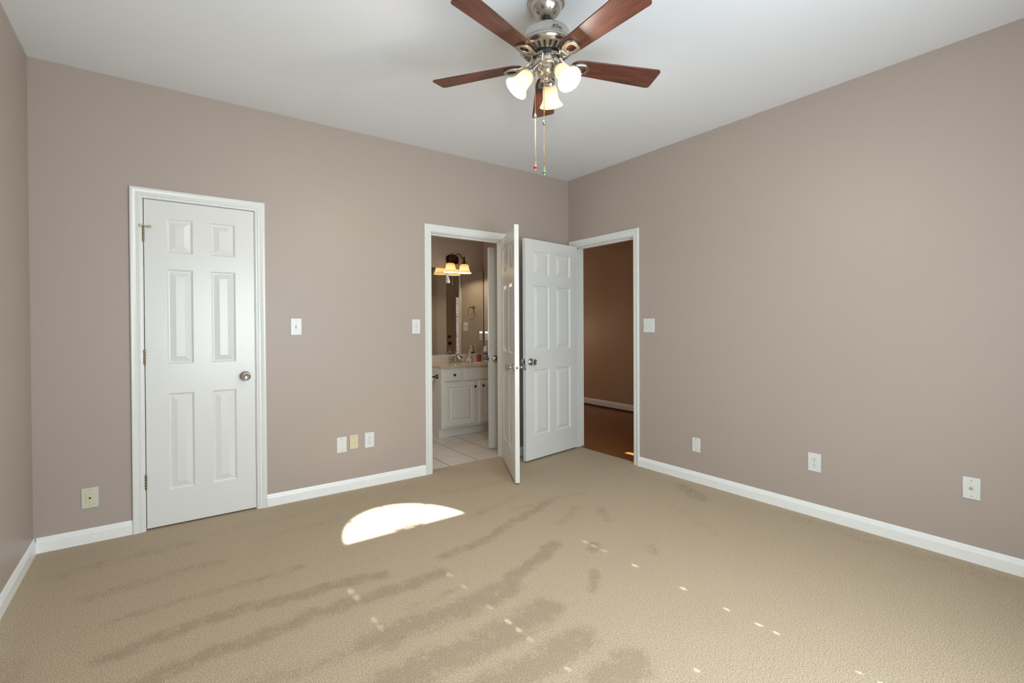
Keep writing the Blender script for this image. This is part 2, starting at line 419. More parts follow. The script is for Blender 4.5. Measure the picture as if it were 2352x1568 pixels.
# bathroom shell
S(MB().box((-2.6, .1, -.1), (XS, DM + .1, 0.0)).build('floor_bathroom', M_tile), 'pale square floor tiles with dark joints in the bathroom', 'floor')
S(MB().box((-2.7, DM, 0), (XS + .17, DM + .1, H)).build('wall_bathroom_back', M_bathwall), 'brown bathroom wall behind the vanity mirror', 'wall')
IN0, IN1 = .20, .915
S(wall_with_holes('y', TW, DM, H, XS, TW, [(IN0, IN1, 0, DH)]).build('wall_bathroom_side', M_bathwall), 'bathroom side wall beside the mirror', 'wall')
S(MB().box((-2.7, TW, 0), (-2.6, DM, H)).build('wall_bathroom_left', M_bathwall), 'left bathroom wall hidden by the bedroom wall', 'wall')
S(MB().box((-2.7, TW, H), (XS + .17, DM + .1, H + .1)).build('ceiling_bathroom', M_ceil), 'bathroom ceiling', 'ceiling')
S(MB().box((-2.6, TW, 0), (BA0 - .001, TW + .01, H)).box((BA1 + .001, TW, 0), (XS, TW + .01, H)).box((BA0 - .001, TW, DH), (BA1 + .001, TW + .01, H)).build('wall_bathroom_front', M_bathwall), 'bathroom face of the bedroom partition', 'wall')
# closet shell behind the closed door
S(MB().box((-3.75, .75, 0), (-2.72, .8, H)).box((-3.8, TW, 0), (-3.75, .8, H)).box((-2.72, TW, 0), (-2.70, .8, H)).box((-3.8, .1, -.1), (-2.7, .8, 0)).build('wall_closet', M_wall), 'closet walls behind the closed white door', 'wall')
# foyer shell
FX, FY0, FY1 = 2.03, -1.8, 3.6
S(MB().box((.12, FY0 - .2, -.1), (FX, FY1, -.004)).box((.058, EN0, -.1), (.12, EN1, -.004)).box((XS, IN0, -.1), (.12, IN1, -.004)).build('floor_foyer', M_woodfloor), 'dark red-brown wood floor beyond the hall doorway', 'floor')
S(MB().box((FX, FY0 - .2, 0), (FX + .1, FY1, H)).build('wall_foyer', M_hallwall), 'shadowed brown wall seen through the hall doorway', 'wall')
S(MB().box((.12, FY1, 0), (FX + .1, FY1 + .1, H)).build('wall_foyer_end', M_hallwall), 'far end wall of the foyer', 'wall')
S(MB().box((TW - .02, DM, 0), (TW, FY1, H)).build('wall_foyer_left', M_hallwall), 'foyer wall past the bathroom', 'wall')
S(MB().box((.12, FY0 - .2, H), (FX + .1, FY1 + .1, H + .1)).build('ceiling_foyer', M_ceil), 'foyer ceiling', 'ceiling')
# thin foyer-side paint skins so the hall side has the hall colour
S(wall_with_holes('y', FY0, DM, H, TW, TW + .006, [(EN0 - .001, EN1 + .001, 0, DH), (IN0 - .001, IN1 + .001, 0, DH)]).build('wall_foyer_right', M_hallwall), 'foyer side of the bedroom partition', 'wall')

# ------------------------------------------------------------------ trims: casings, jambs, baseboards
CAS = [(0.0, 0.0), (0.0, .009), (.004, .011), (.012, .011), (.016, .0145), (.030, .0125), (.034, .0155), (.042, .0165), (.046, .0185), (.056, .0185), (.060, .015), (.060, 0.0)]
def casing(mb, fn, s0, s1, zt, z0=0.0):
    L = [[fn(s0 - u, z0, d) for u, d in CAS], [fn(s0 - u, zt + u, d) for u, d in CAS], [fn(s1 + u, zt + u, d) for u, d in CAS], [fn(s1 + u, z0, d) for u, d in CAS]]
    mb.strip(L)
    n = len(CAS); o = len(mb.v)
    mb.v += L[0] + L[3]; mb.f += [tuple(range(o, o + n)), tuple(range(o + n, o + 2 * n))]
def jamb_boxes(mb, axis, s0, s1, t0, t1, zt, th=.018):
    for a, b, za, zb in ((s0 - th * 0, s0 + .006, 0, zt), (s1 - .006, s1, 0, zt), (s0, s1, zt - .006, zt)):
        if axis == 'x': mb.box((a, t0, za), (b, t1, zb))
        else: mb.box((t0, a, za), (t1, b, zb))
rev = .007
c = MB(); casing(c, lambda s, z, d: (s, -d, z), CL0 - rev + .008, CL1 + rev - .008, DH - .004)
o = S(c.build('trim_1', M_trim), 'white moulded casing around the closed closet door', 'door trim')
j = MB(); jamb_boxes(j, 'x', CL0 - .0002, CL1 + .0002, .0005, TW, DH)
j.box((CL0 + .006, .040, 0), (CL0 + .02, .052, DH - .01)).box((CL1 - .02, .040, 0), (CL1 - .006, .052, DH - .01)).box((CL0 + .006, .04, DH - .022), (CL1 - .006, .052, DH - .006)); j.build('jamb', M_trim, o)
c = MB(); casing(c, lambda s, z, d: (s, -d, z), BA0 - .002, BA1 + .002, DH + .002)
o = S(c.build('trim_2', M_trim), 'white moulded casing around the bathroom doorway', 'door trim')
j = MB(); jamb_boxes(j, 'x', BA0, BA1, .0005, TW + .012, DH)
j.box((BA0 + .006, .040, 0), (BA0 + .016, .075, DH - .006)).box((BA1 - .016, .040, 0), (BA1 - .006, .075, DH - .006)).box((BA0 + .006, .04, DH - .018), (BA1 - .006, .075, DH - .006)); j.build('jamb', M_trim, o)
sp = MB().box((BA0 + .0062, .006, .90), (BA0 + .0085, .034, .98)).build('strike_plate', M_chrome, o)
c = MB(); casing(c, lambda s, z, d: (-d, s, z), EN0 - .002, EN1 + .002, DH + .002)
o = S(c.build('trim_3', M_trim), 'white moulded casing around the dark hall doorway', 'door trim')
j = MB(); jamb_boxes(j, 'y', EN0, EN1, .0005, TW + .006, DH)
j.box((.040, EN0 + .006, 0), (.075, EN0 + .016, DH - .006)).box((.040, EN1 - .016, 0), (.075, EN1 - .006, DH - .006)).box((.04, EN0 + .006, DH - .018), (.075, EN1 - .006, DH - .006)); j.build('jamb', M_trim, o)
sp = MB().box((.006, EN0 + .0062, .88), (.034, EN0 + .0085, .96)).build('strike_plate', M_chrome, o)
c = MB(); casing(c, lambda s, z, d: (XS - d, s, z), IN0 - .002, IN1 + .002, DH + .002)
o = S(c.build('trim_4', M_trim), 'casing of the second bathroom door seen in the mirror', 'door trim')
j = MB(); jamb_boxes(j, 'y', IN0, IN1, XS + .0005, TW + .006, DH); j.build('jamb', M_trim, o)

BBP = [(.0, .0), (.014, 0.0), (.014, .056), (.0115, .0575), (.0095, .066), (.0075, .0675), (.0065, .078), (.003, .083), (0.0, .083)]   # (depth, z)
def baseboard(fn, s0, s1, name, label, mat=None):
    mb = MB(); A = [fn(s0, d, z) for d, z in BBP]; B = [fn(s1, d, z) for d, z in BBP]
    mb.strip([A, B]); n = len(BBP); o = len(mb.v); mb.v += A + B; mb.f += [tuple(range(o, o + n)), tuple(range(o + n, o + 2 * n))]
    return S(mb.build(name, mat or M_ledge), label, 'baseboard')
fb = lambda s, d, z: (s, -d, z); fr = lambda s, d, z: (-d, s, z)
baseboard(fb, -W + .013, CL0 - .060, 'baseboard_back', 'short white baseboard between the left corner and the closet casing')
baseboard(fb, CL1 + .060, BA0 - .062, 'baseboard_back', 'white baseboard between the closet door and the bathroom doorway')
baseboard(fb, BA1 + .062, -.013, 'baseboard_back', 'white baseboard hidden behind the two open doors')
baseboard(fr, YW + .013, EN0 - .062, 'baseboard_right', 'long white baseboard along the right wall')
baseboard(lambda s, d, z: (-W + d, s, z), YW + .013, 0.0, 'baseboard_left', 'white baseboard along the left wall')
ob = baseboard(lambda s, d, z: (FX - d * 1.1, s, z * 1.25), FY0, FY1, 'baseboard_foyer', 'white baseboard on the far wall beyond the hall doorway', M_trim)
MB().box((FX - .03, FY0, -.004), (FX - .0145, FY1, .020)).build('shoe_moulding', M_shoe, ob)

# ------------------------------------------------------------------ six-panel doors
def door_leaf_mesh(w, h, t=.035):
    # local: hinge side x = 0, leaf along +x, thickness y 0..t, bottom z = 0
    mb = MB(); st, mu = .112, .100
    pw = (w - 2 * st - mu) / 2
    xs = [0, st, st + pw, st + pw + mu, w - st, w]
    zs = [0, .215, .820, 1.004, 1.596, 1.699, 1.911, h]
    PR = [(0, 0), (.003, .0055), (.006, .0065), (.009, .0115), (.013, .012), (.042, .0035), (.046, .0025), (.047, .0025)]   # inset, depth
    for side in (0, 1):
        Y = lambda d: (d if side == 0 else t - d)
        for i in range(5):
            for k in range(7):
                x0, x1, z0, z1 = xs[i], xs[i + 1], zs[k], zs[k + 1]
                if i in (1, 3) and k in (1, 3, 5):
                    loops = [[(x0 + a, Y(d), z0 + a), (x1 - a, Y(d), z0 + a), (x1 - a, Y(d), z1 - a), (x0 + a, Y(d), z1 - a)] for a, d in PR]
                    mb.strip(loops, closed=True); l = loops[-1]; o = len(mb.v); mb.v += l; mb.f.append((o, o + 1, o + 2, o + 3))
                else:
                    o = len(mb.v); mb.v += [(x0, Y(0), z0), (x1, Y(0), z0), (x1, Y(0), z1), (x0, Y(0), z1)]; mb.f.append((o, o + 1, o + 2, o + 3))
    o = len(mb.v); mb.v += [(0, 0, 0), (w, 0, 0), (w, t, 0), (0, t, 0), (0, 0, h), (w, 0, h), (w, t, h), (0, t, h)]
    mb.f += [(o, o + 1, o + 2, o + 3), (o + 4, o + 7, o + 6, o + 5), (o, o + 3, o + 7, o + 4), (o + 1, o + 5, o + 6, o + 2)]
    return mb
KN = [(0.0001, -.004), (.031, -.004), (.033, 0), (.033, .004), (.029, .009), (.016, .013), (.0115, .018), (.011, .030), (.014, .037), (.021, .045), (.0265, .053), (.0275, .059), (.0245, .063), (.020, .064), (.017, .0615), (.0001, .061)]
def door(name, label, w, h, pin, ang, hinge_mat, flip=False, knob_z=.915, t=.035, plate_mat=None):
    # ang: direction of the leaf from the hinge; flip: hinge on the other hand, so the thickness runs to local -y
    r = empty(name, pin, (0, 0, ang)); S(r, label, 'door')
    sgn = -1 if flip else 1
    leaf = door_leaf_mesh(w, h)
    leaf.v = [(x + .004, sgn * (y + .005), z) for x, y, z in leaf.v]
    leaf.build('leaf', M_door, r, smooth=7)
    for s, yb in ((-1, .005), (1, .005 + t)):
        d = s * sgn; mx = T(w - .056, sgn * yb, knob_z - pin[2]) @ RX(radians(90) * d * 1.0 * (-1))
        MB().lathe(KN, 32, mx).build('door_knob', M_chrome, r, smooth=40)
    lp = MB().box((w + .0035, sgn * (.005 + .006), knob_z - pin[2] - .029), (w + .0052, sgn * (.005 + t - .006), knob_z - pin[2] + .029)).build('latch_plate', plate_mat or M_chrome, r)
    MB().box((w + .005, sgn * (.005 + .012), knob_z - pin[2] - .008), (w + .0125, sgn * (.005 + t - .012), knob_z - pin[2] + .008)).build('latch_bolt', M_pipegrey, lp)
    for dz in (-.021, .021): MB().lathe([(.0001, 0), (.0035, 0), (.003, .0012), (.0001, .0013)], 12, T(w + .005, sgn * (.005 + t / 2), knob_z - pin[2] + dz) @ RY(radians(90))).build('screw', M_grey, lp)
    for hz in (.30, 1.064, 1.815):
        mb = MB(); z = hz - pin[2]
        for q in range(5): mb.lathe([(.0055, 0), (.0062, .001), (.0062, .0162), (.0055, .0172)], 14, T(0, 0, z - .044 + q * .0176))
        mb.lathe([(.0001, -.003), (.0045, 0), (.0045, .088), (.0001, .092)], 12, T(0, 0, z - .044))
        mb.build('hinge', hinge_mat, r)
    return r
d1 = door('door_1', 'closed white six-panel closet door with brass hinges', CL1 - CL0 - .018, 2.018, (CL0 + .006, -.006, .012), 0.0, M_brass)
# hinge-pin door stop on the closet door's top hinge
hs = MB(); hs.tube([(-.012, -.006, 0), (.01, -.012, -.002), (.032, -.016, -.004)], .0028, 10)
stp = hs.build('hinge_door_stop', M_gold, d1, loc=(0, 0, 1.852))
MB().lathe([(.0001, 0), (.009, 0), (.010, .004), (.008, .010), (.0001, .011)], 16, T(-.013, -.005, 0) @ RX(radians(90))).build('bumper', M_rubber, stp)
MB().lathe([(.0001, 0), (.009, 0), (.010, .004), (.007, .010), (.0001, .011)], 16, T(.036, -.013, -.004) @ RX(radians(80)) @ RZ(.3)).build('bumper', M_rubber, stp)
door('door_2', 'white six-panel bathroom door standing open into the bedroom, edge towards us', .762, 2.018, (BA1 - .004, -.004, .016), radians(180 + 63), M_brass, flip=True, plate_mat=M_plate)
door('door_3', 'white six-panel hall door standing open in front of the back corner', .760, 2.018, (-.005, EN1 - .006, .018), radians(270 - 81), M_chrome)
door('door_4', 'white bathroom door behind the doorway, only its edge strip and knob showing', .705, 2.018, (XS - .006, IN0 + .003, .014), radians(167.3), M_bronze, flip=True)

# ------------------------------------------------------------------ wall plates
def plate(name, w, h, loc, rz, label, cat, mat, group=None):
    r = MB().box((-w / 2, -.0055, -h / 2), (w / 2, 0.0, h / 2)).build(name, mat, None, loc, (0, 0, rz), bevel=.0035)
    return tag(r, label, cat, group)
def screw(p, x, z, mat=M_grey, y=-.0055):
    MB().lathe([(.0001, -.0003), (.0036, -.0003), (.003, .0012), (.0001, .0013)], 14, T(x, y, z) @ RX(radians(90))).build('screw', mat, p)
def toggle(p, x, up=True):
    f = MB().ring([(-.0065, -.0135), (.0065, -.0135), (.0065, .0135), (-.0065, .0135)], [(-.005, -.012), (.005, -.012), (.005, .012), (-.005, .012)], 0, .0012, T(x, -.0055, 0) @ RX(radians(90))).build('toggle_slot', M_offw, p)
    a = radians(22 if up else -22)
    MB().box((-.0045, -.014, -.006), (.0045, .0, .006), T(x, -.005, .001) @ RX(-a)).build('toggle', M_plate, p, bevel=.0015)
def duplex(p):
    for z in (.0195, -.0195):
        pts = []
        for k in range(28):
            a = 2 * pi * k / 28; pts.append((.0172 * cos(a), max(-.0135, min(.0135, .0172 * sin(a)))))
        rc = MB().prism(pts, 0, .0015, T(0, -.0055, z) @ RX(radians(90))).build('receptacle', M_plate, p)
        sl = MB().box((-.0074, -.0075, z + .0005), (-.0054, -.0068, z + .0085)).box((.0052, -.0075, z + .001), (.0070, -.0068, z + .008))
        sl.lathe([(.0001, 0), (.0027, 0), (.0027, .0006), (.0001, .0006)], 14, T(0, -.0069, z - .0065) @ RX(radians(90))).build('slots', M_dark, rc)
    screw(p, 0, 0)
def coax(p):
    MB().lathe([(.0075, 0), (.0075, .003), (.0055, .0035), (.0050, .010), (.0040, .0105)], 6, T(0, -.0055, 0) @ RX(radians(90))).build('coax_connector', M_gold, p)
    for z in (.041, -.041): screw(p, 0, z, M_grey)
p = plate('light_switch', .073, .119, (-2.636, 0, 1.246), 0, 'white toggle switch plate beside the closet door', 'light switch', M_plate)
toggle(p, 0, False); [screw(p, 0, z) for z in (.030, -.030)]
p = plate('light_switch', .073, .119, (-1.709, 0, 1.243), 0, 'white toggle switch plate beside the bathroom doorway casing', 'light switch', M_plate)
toggle(p, 0); [screw(p, 0, z) for z in (.030, -.030)]
p = plate('light_switch', .117, .119, (0, -1.018, 1.242), -pi / 2, 'white double toggle switch plate beside the dark hall doorway', 'light switch', M_plate)
toggle(p, -.023, False); toggle(p, .023); [screw(p, x, z) for x in (-.023, .023) for z in (.030, -.030)]
p = plate('blank_wall_plate', .074, .117, (-2.322, 0, .354), 0, 'blank white wall plate, leftmost of three plates on the back wall', 'wall plate', M_plate)
[screw(p, 0, z) for z in (.041, -.041)]
p = plate('coax_wall_plate', .064, .108, (-2.230, 0, .364), 0, 'yellowed ivory cable plate between a blank plate and an outlet', 'wall plate', M_ivory); coax(p)
p = plate('power_outlet', .075, .118, (-2.109, 0, .361), 0, 'white duplex outlet to the right of the ivory cable plate', 'outlet', M_plate); duplex(p)
p = plate('phone_wall_plate', .077, .117, (-3.761, 0, .260), 0, 'off-white phone jack plate in the corner left of the closet door', 'wall plate', M_offw)
q = MB().box((-.0175, -.0085, -.026), (.0175, -.005, .026)).build('phone_jack', M_ivory, p, bevel=.001)
MB().prism([(-.0052, -.0045), (.0052, -.0045), (.0052, .001), (.003, .004), (-.003, .004), (-.0052, .001)], 0, .0012, T(0, -.0085, 0) @ RX(radians(90))).build('jack_opening', M_dark, q)
[screw(p, 0, z) for z in (.046, -.046)]
p = plate('blank_wall_plate', .072, .112, (0, -1.472, .296), -pi / 2, 'blank white wall plate low on the right wall near the hall doorway', 'wall plate', M_plate)
[screw(p, 0, z) for z in (.041, -.041)]
p = plate('power_outlet', .078, .119, (0, -2.327, .351), -pi / 2, 'white duplex outlet in the middle of the right wall', 'outlet', M_plate); duplex(p)
p = plate('coax_wall_plate', .070, .114, (0, -3.078, .384), -pi / 2, 'white cable plate with a brass connector at the right end of the right wall', 'wall plate', M_plate); coax(p)
p = plate('light_switch', .117, .119, (XS, 1.088, 1.237), -pi / 2, 'double switch plate on the bathroom side wall, seen in the mirror', 'light switch', M_plate)
toggle(p, -.023); toggle(p, .023)
p = plate('power_outlet', .075, .117, (XS, 1.478, 1.116), -pi / 2, 'white bathroom outlet with a glowing night light beside the mirror', 'outlet', M_plate); duplex(p)
MB().box((-.03, -.0085, .040), (.03, -.0052, .054)).build('night_light', M_nightl, p)

# ------------------------------------------------------------------ ceiling fan
FAN = (-1.968, -1.991, H)
fan = empty('ceiling_fan', FAN); tag(fan, 'brushed nickel ceiling fan with five cherry blades and three lit glass shades', 'ceiling fan')
fz = lambda z: z - H
MB().lathe([(.0001, 0), (.078, 0), (.084, -.004), (.085, -.010), (.081, -.014), (.074, -.016), (.072, -.026), (.064, -.044), (.050, -.060), (.034, -.071), (.026, -.074), (.0001, -.074)], 48).build('canopy', M_nickel, fan)
MB().lathe([(.0001, -.070), (.0225, -.070), (.0225, -.086), (.016, -.090), (.0001, -.090)], 32).build('hanger_bushing', M_pipegrey, fan)
MB().lathe([(.0128, -.085), (.0128, fz(2.598))], 24).build('downrod', M_nickel, fan)
mo = MB().lathe([(.0001, fz(2.606)), (.022, fz(2.606)), (.026, fz(2.602)), (.070, fz(2.602)), (.092, fz(2.599)), (.105, fz(2.590)), (.112, fz(2.576)), (.117, fz(2.555)), (.123, fz(2.537)), (.126, fz(2.534)), (.124, fz(2.5325)), (.124, fz(2.5305)), (.127, fz(2.529)), (.129, fz(2.524)), (.127, fz(2.516)), (.119, fz(2.508)), (.106, fz(2.503)), (.078, fz(2.493)), (.068, fz(2.491)), (.060, fz(2.492)), (.0001, fz(2.494))], 64).build('motor_housing', M_nickel, fan)
vs = MB(); vr = MB()
for k in range(24):
    a = 2 * pi * k / 24
    mx = RZ(a) @ T(.092, 0, fz(2.4978)) @ RY(radians(-20))
    vs.prism([(-.016, -.0042), (.014, -.006), (.018, -.003), (.018, .003), (.014, .006), (-.016, .0042)], -.0018, .001, mx)
    vr.tube([(-.0165, -.0045, -.0018), (.0145, -.0064, -.0018), (.0185, -.003, -.0018), (.0185, .003, -.0018), (.0145, .0064, -.0018), (-.0165, .0045, -.0018)], .0011, 6, True, mx)
vs.build('vent_slots', M_dark, mo); vr.build('vent_rims', M_nickel, mo)
# dark signature stamped on the upper band of the housing
def signature():
    strokes = [[(.0, .30), (.02, .16), (.10, .13), (.20, .22), (.30, .42), (.36, .58)], [(.09, .40), (.17, .50), (.24, .52), (.30, .60)], [(.16, .62), (.22, .70), (.27, .66), (.20, .56)],
               [(.34, .84), (.36, .80)], [(.33, .50), (.37, .62), (.34, .46)], [(.43, .50), (.47, .66), (.54, .80), (.58, .82), (.57, .70), (.50, .64), (.55, .60)],
               [(.60, .46), (.62, .54), (.65, .46), (.67, .54), (.70, .46), (.73, .54), (.76, .46), (.79, .52), (.83, .44), (.87, .52), (.91, .42), (.96, .46)],
               [(.34, .34), (.38, .22), (.44, .20), (.46, .32), (.52, .24), (.58, .26)], [(.62, .26), (.68, .22), (.74, .24), (.80, .18), (.86, .20), (.92, .12), (.97, .10)]]
    mb = MB(); a0, a1 = -109.0, -99.0
    R0 = lambda z: .112 + (2.576 - z) * .24
    a0, a1 = radians(-119.5), radians(-94.0)
    for st in strokes:
        pts = []
        for u, v in st:
            z = 2.545 + v * .030; a = a0 + (a1 - a0) * u; r = R0(z) + .0006
            pts.append((r * cos(a), r * sin(a), fz(z)))
        mb.tube(pts, .0010, 6)
    return mb
signature().build('signature_mark', M_dark, mo)
MB().lathe([(.0001, fz(2.496)), (.060, fz(2.496)), (.064, fz(2.490)), (.064, fz(2.480)), (.060, fz(2.476)), (.0001, fz(2.476))], 40).build('flywheel', M_pipegrey, fan)
BANG = [-20.0 + 72 * k for k in range(5)]
ZB = 2.457
def blade_mesh():
    pts = []; r0, r1 = .117, .567; w0, w1 = .047, .064
    def arc(cx, cy, r, a0, a1, n=8): return [(cx + r * cos(radians(a0 + (a1 - a0) * i / n)), cy + r * sin(radians(a0 + (a1 - a0) * i / n))) for i in range(n + 1)]
    pts += arc(r0 + .045, 0, .045, 250, 110, 14)
    pts += [(r0 + .062, w0 + .001)]
    pts += arc(r1 - .018, w1 - .018, .018, 90, 0)
    pts += arc(r1 - .018, -w1 + .018, .018, 0, -90)
    pts += [(r0 + .062, -w0 - .001)]
    return MB().prism(pts, -.003, .003)
def bracket_mesh():
    mb = MB()
    zt = lambda r: (2.484 - H) - (2.484 - ZB + .010) * max(0, min(1, (r - .055) / .075)) ** .8 - .006 * sin(max(0, min(1, (r - .055) / .11)) * pi)
    def row(r, hw, th): z = zt(r); k = .19 * max(0, min(1, (r - .07) / .06)); hwz = hw * k; return [(r, -hw, z + hwz), (r, -hw * .7, z - th * .45 + hwz * .7), (r, hw * .7, z - th * .45 - hwz * .7), (r, hw, z - hwz), (r, hw, z + th * .55 - hwz), (r, -hw, z + th * .55 + hwz)]
    rows = [row(r, hw, th) for r, hw, th in ((.045, .024, .012), (.062, .020, .012), (.078, .0135, .012), (.095, .012, .012), (.106, .015, .012), (.118, .022, .011), (.130, .029, .010))]
    mb.strip(rows, closed=True); n = 6; o = len(mb.v); mb.v += rows[0] + rows[-1]; mb.f += [tuple(range(o, o + n)), tuple(range(o + n, o + 2 * n))]
    out = []; inn = []
    for k in range(40):
        a = 2 * pi * k / 40; cx, cy = cos(a), sin(a)
        wid = .040 - .010 * (1 - cx) * .5
        out.append((.166 + .043 * math.copysign(abs(cx) ** .8, cx), wid * math.copysign(abs(cy) ** .85, cy)))
        inn.append((.170 + .023 * math.copysign(abs(cx) ** .8, cx), (wid - .0185) * math.copysign(abs(cy) ** .85, cy)))
    mb.ring(out, inn, fz(ZB) - .0155, fz(ZB) - .0035, zf=lambda x, y: -.19 * y)
    return mb
for k, a in enumerate(BANG):
    if k == 0:
        bl = blade_mesh().build('blade', M_blade, fan, bevel=.0015); br = bracket_mesh().build('blade_bracket', M_nickel, fan, bevel=.0015)
        b0, r0 = bl, br
    else:
        bl = b0.copy(); COL.objects.link(bl); br = r0.copy(); COL.objects.link(br)
        bl.parent = fan; br.parent = fan
    bl.location = (0, 0, fz(ZB)); bl.rotation_euler = (Matrix.Rotation(radians(a), 3, 'Z') @ Matrix.Rotation(radians(-11), 3, 'X')).to_euler()
    br.rotation_euler = (Matrix.Rotation(radians(a), 3, 'Z')).to_euler()
sw = MB().lathe([(.0001, fz(2.478)), (.055, fz(2.478)), (.0575, fz(2.474)), (.0575, fz(2.438)), (.055, fz(2.434)), (.046, fz(2.428)), (.044, fz(2.412)), (.040, fz(2.400)), (.026, fz(2.388)), (.014, fz(2.382)), (.010, fz(2.374)), (.0001, fz(2.371))], 48).build('switch_housing', M_nickel, fan)
for a in (-118, -160): MB().lathe([(.0001, 0), (.006, 0), (.0055, .003), (.003, .004), (.0001, .004)], 12, RZ(radians(a)) @ T(.0575, 0, fz(2.466)) @ RY(radians(90))).build('screw', M_chrome, sw)
SH = [(.0225, 0.002), (.028, -.004), (.0345, -.014), (.0385, -.028), (.0405, -.045), (.0415, -.060), (.044, -.075), (.050, -.090), (.0585, -.103), (.0655, -.112), (.0635, -.113), (.056, -.104), (.0475, -.090), (.0415, -.076), (.039, -.060), (.038, -.045), (.036, -.028), (.032, -.015), (.0225, -.004)]
TILT = 40
for a in (158.0, 41.0, -87.0):
    ar = radians(a)
    pts = []
    for r, z in ((.030, 2.430), (.040, 2.436), (.049, 2.436), (.056, 2.432), (.061, 2.425)): pts.append((r * cos(ar), r * sin(ar), fz(z)))
    arm = MB().tube(pts, [.0095, .0085, .0085, .009, .010], 14).build('light_arm', M_nickel, fan)
    base = T(.063 * cos(ar), .063 * sin(ar), fz(2.421)) @ RZ(ar) @ RY(radians(-TILT))
    MB().lathe([(.0001, .014), (.010, .012), (.0125, .004), (.0125, -.010), (.018, -.016), (.024, -.021), (.0255, -.030), (.0245, -.036), (.0001, -.036)], 28, base).build('lamp_socket', M_nickel, fan)
    sh = MB().lathe([(r * .88, z * .88) for r, z in SH], 40, None, cap=False).build('lamp_shade', M_shade, fan)
    sm = base @ T(0, 0, -.030); sh.matrix_local = sm
    MB().ball((0, 0, -.054), .019, 16, None, 1.25).build('bulb', M_bulb, sh)
    pl = Matrix.Translation(FAN) @ sm @ T(0, 0, -.092)
    lamp('fan_bulb_light', 'POINT', pl.translation, 12.5, (1.0, .90, .76), shadow_soft_size=.02)
# added fill light that brightens the foyer, out of sight past the hall doorway
lamp('foyer_fill_light', 'POINT', (.75, 3.1, 1.15), 16.0, (1.0, .78, .54), shadow_soft_size=.12)
# unseen fill added to lift the bathroom, hidden left of the doorway
lamp('bathroom_fill_light', 'POINT', (-2.2, .45, 1.65), 15.0, (1.0, .90, .78), shadow_soft_size=.12)
# two pull chains
RA = Vector((cos(_y), -sin(_y), 0)); FA = Vector((sin(_y), cos(_y), 0))
for off, back, ztop, zc, zend, bead, lab in ((-.052, .020, 2.432, 2.220, 1.976, M_red, 'pull chain with a red bead'), (-.0165, -.060, 2.458, 2.156, 1.929, M_blue, 'pull chain with a turquoise bead')):
    p0 = RA * off + FA * back
    ch = MB()
    ch.tube([(p0.x * .85, p0.y * .85, fz(ztop)), (p0.x, p0.y, fz(ztop - .008)), (p0.x, p0.y, fz(zend + .05))], .0013, 6)
    z = ztop - .012
    while z > zend + .05: ch.ball((p0.x, p0.y, fz(z)), .0019, 6); z -= .0085
    co = ch.build('pull_chain', M_gold, fan); tag(co, lab)
    MB().lathe([(.0001, .011), (.004, .010), (.0072, .004), (.0078, 0), (.0072, -.004), (.004, -.010), (.0001, -.011)], 16, T(p0.x, p0.y, fz(zc)) @ RX(.35)).build('chain_coupling', M_chrome, co)
    MB().lathe([(.0001, .052), (.0022, .051), (.0026, .044), (.0022, .042), (.0036, .030), (.0052, .016), (.0058, .012), (.0036, .010), (.0036, .002), (.006, .000), (.004, -.003), (.0026, -.008), (.0001, -.011)], 16, T(p0.x, p0.y, fz(zend))).build('chain_fob', M_gold, co)
    MB().lathe([(.004, .012), (.0090, .011), (.0105, .0075), (.0090, .004), (.004, .003)], 20, T(p0.x, p0.y, fz(zend))).build('fob_bead', bead, co)

# ------------------------------------------------------------------ bathroom: vanity, top, mirror, sconce and the things on the top
VX0, VX1, VY, CT = -.930, XS - .002, 1.05, .806
van = MB().box((VX0, VY, .11), (VX1, DM - .002, CT - .024)).box((VX0, VY + .07, 0), (VX1, DM - .002, .11)).build('vanity_cabinet', M_cab)
tag(van, 'white vanity cabinet with raised panel doors under the bathroom mirror', 'cabinet')
MB().box((VX0 + .001, VY + .058, .001), (VX1, VY + .0695, .108)).build('toe_kick', M_cab, van)
def front(name, x0, x1, z0, z1, raised):
    mb = MB(); t = .018
    PR = [(0, 0), (.004, .0), (.008, .006), (.0081, .006)] if not raised else [(0, 0), (.0, .010), (.006, .018), (.050, .018), (.056, .013), (.064, .012), (.084, .018), (.0841, .018)]
    if not raised: PR = [(0, 0), (0, .012), (.005, .018), (.012, .018), (.0121, .018)]
    loops = [[(x0 + a, VY - d, z0 + a), (x1 - a, VY - d, z0 + a), (x1 - a, VY - d, z1 - a), (x0 + a, VY - d, z1 - a)] for a, d in PR]
    mb.strip(loops, closed=True); o = len(mb.v); mb.v += loops[-1]; mb.f.append((o, o + 1, o + 2, o + 3))
    return mb.build(name, M_cab, van, smooth=7)
def knob(p, x, z):
    MB().lathe([(.0001, .0), (.007, 0), (.0055, .004), (.005, .010), (.010, .015), (.0145, .020), (.0145, .024), (.010, .028), (.0001, .029)], 20, T(x, VY - .018, z) @ RX(radians(90))).build('knob', M_bronze, p)
d = front('drawer_front', -.896, -.684, .634, .764, False); knob(d, -.779, .702)
front('false_front', -.637, -.312, .630, .764, False)
d = front('cabinet_door', -.894, -.497, .130, .618, True); knob(d, -.512, .556)
d = front('cabinet_door', -.449, -.072, .130, .618, True); knob(d, -.403, .557)
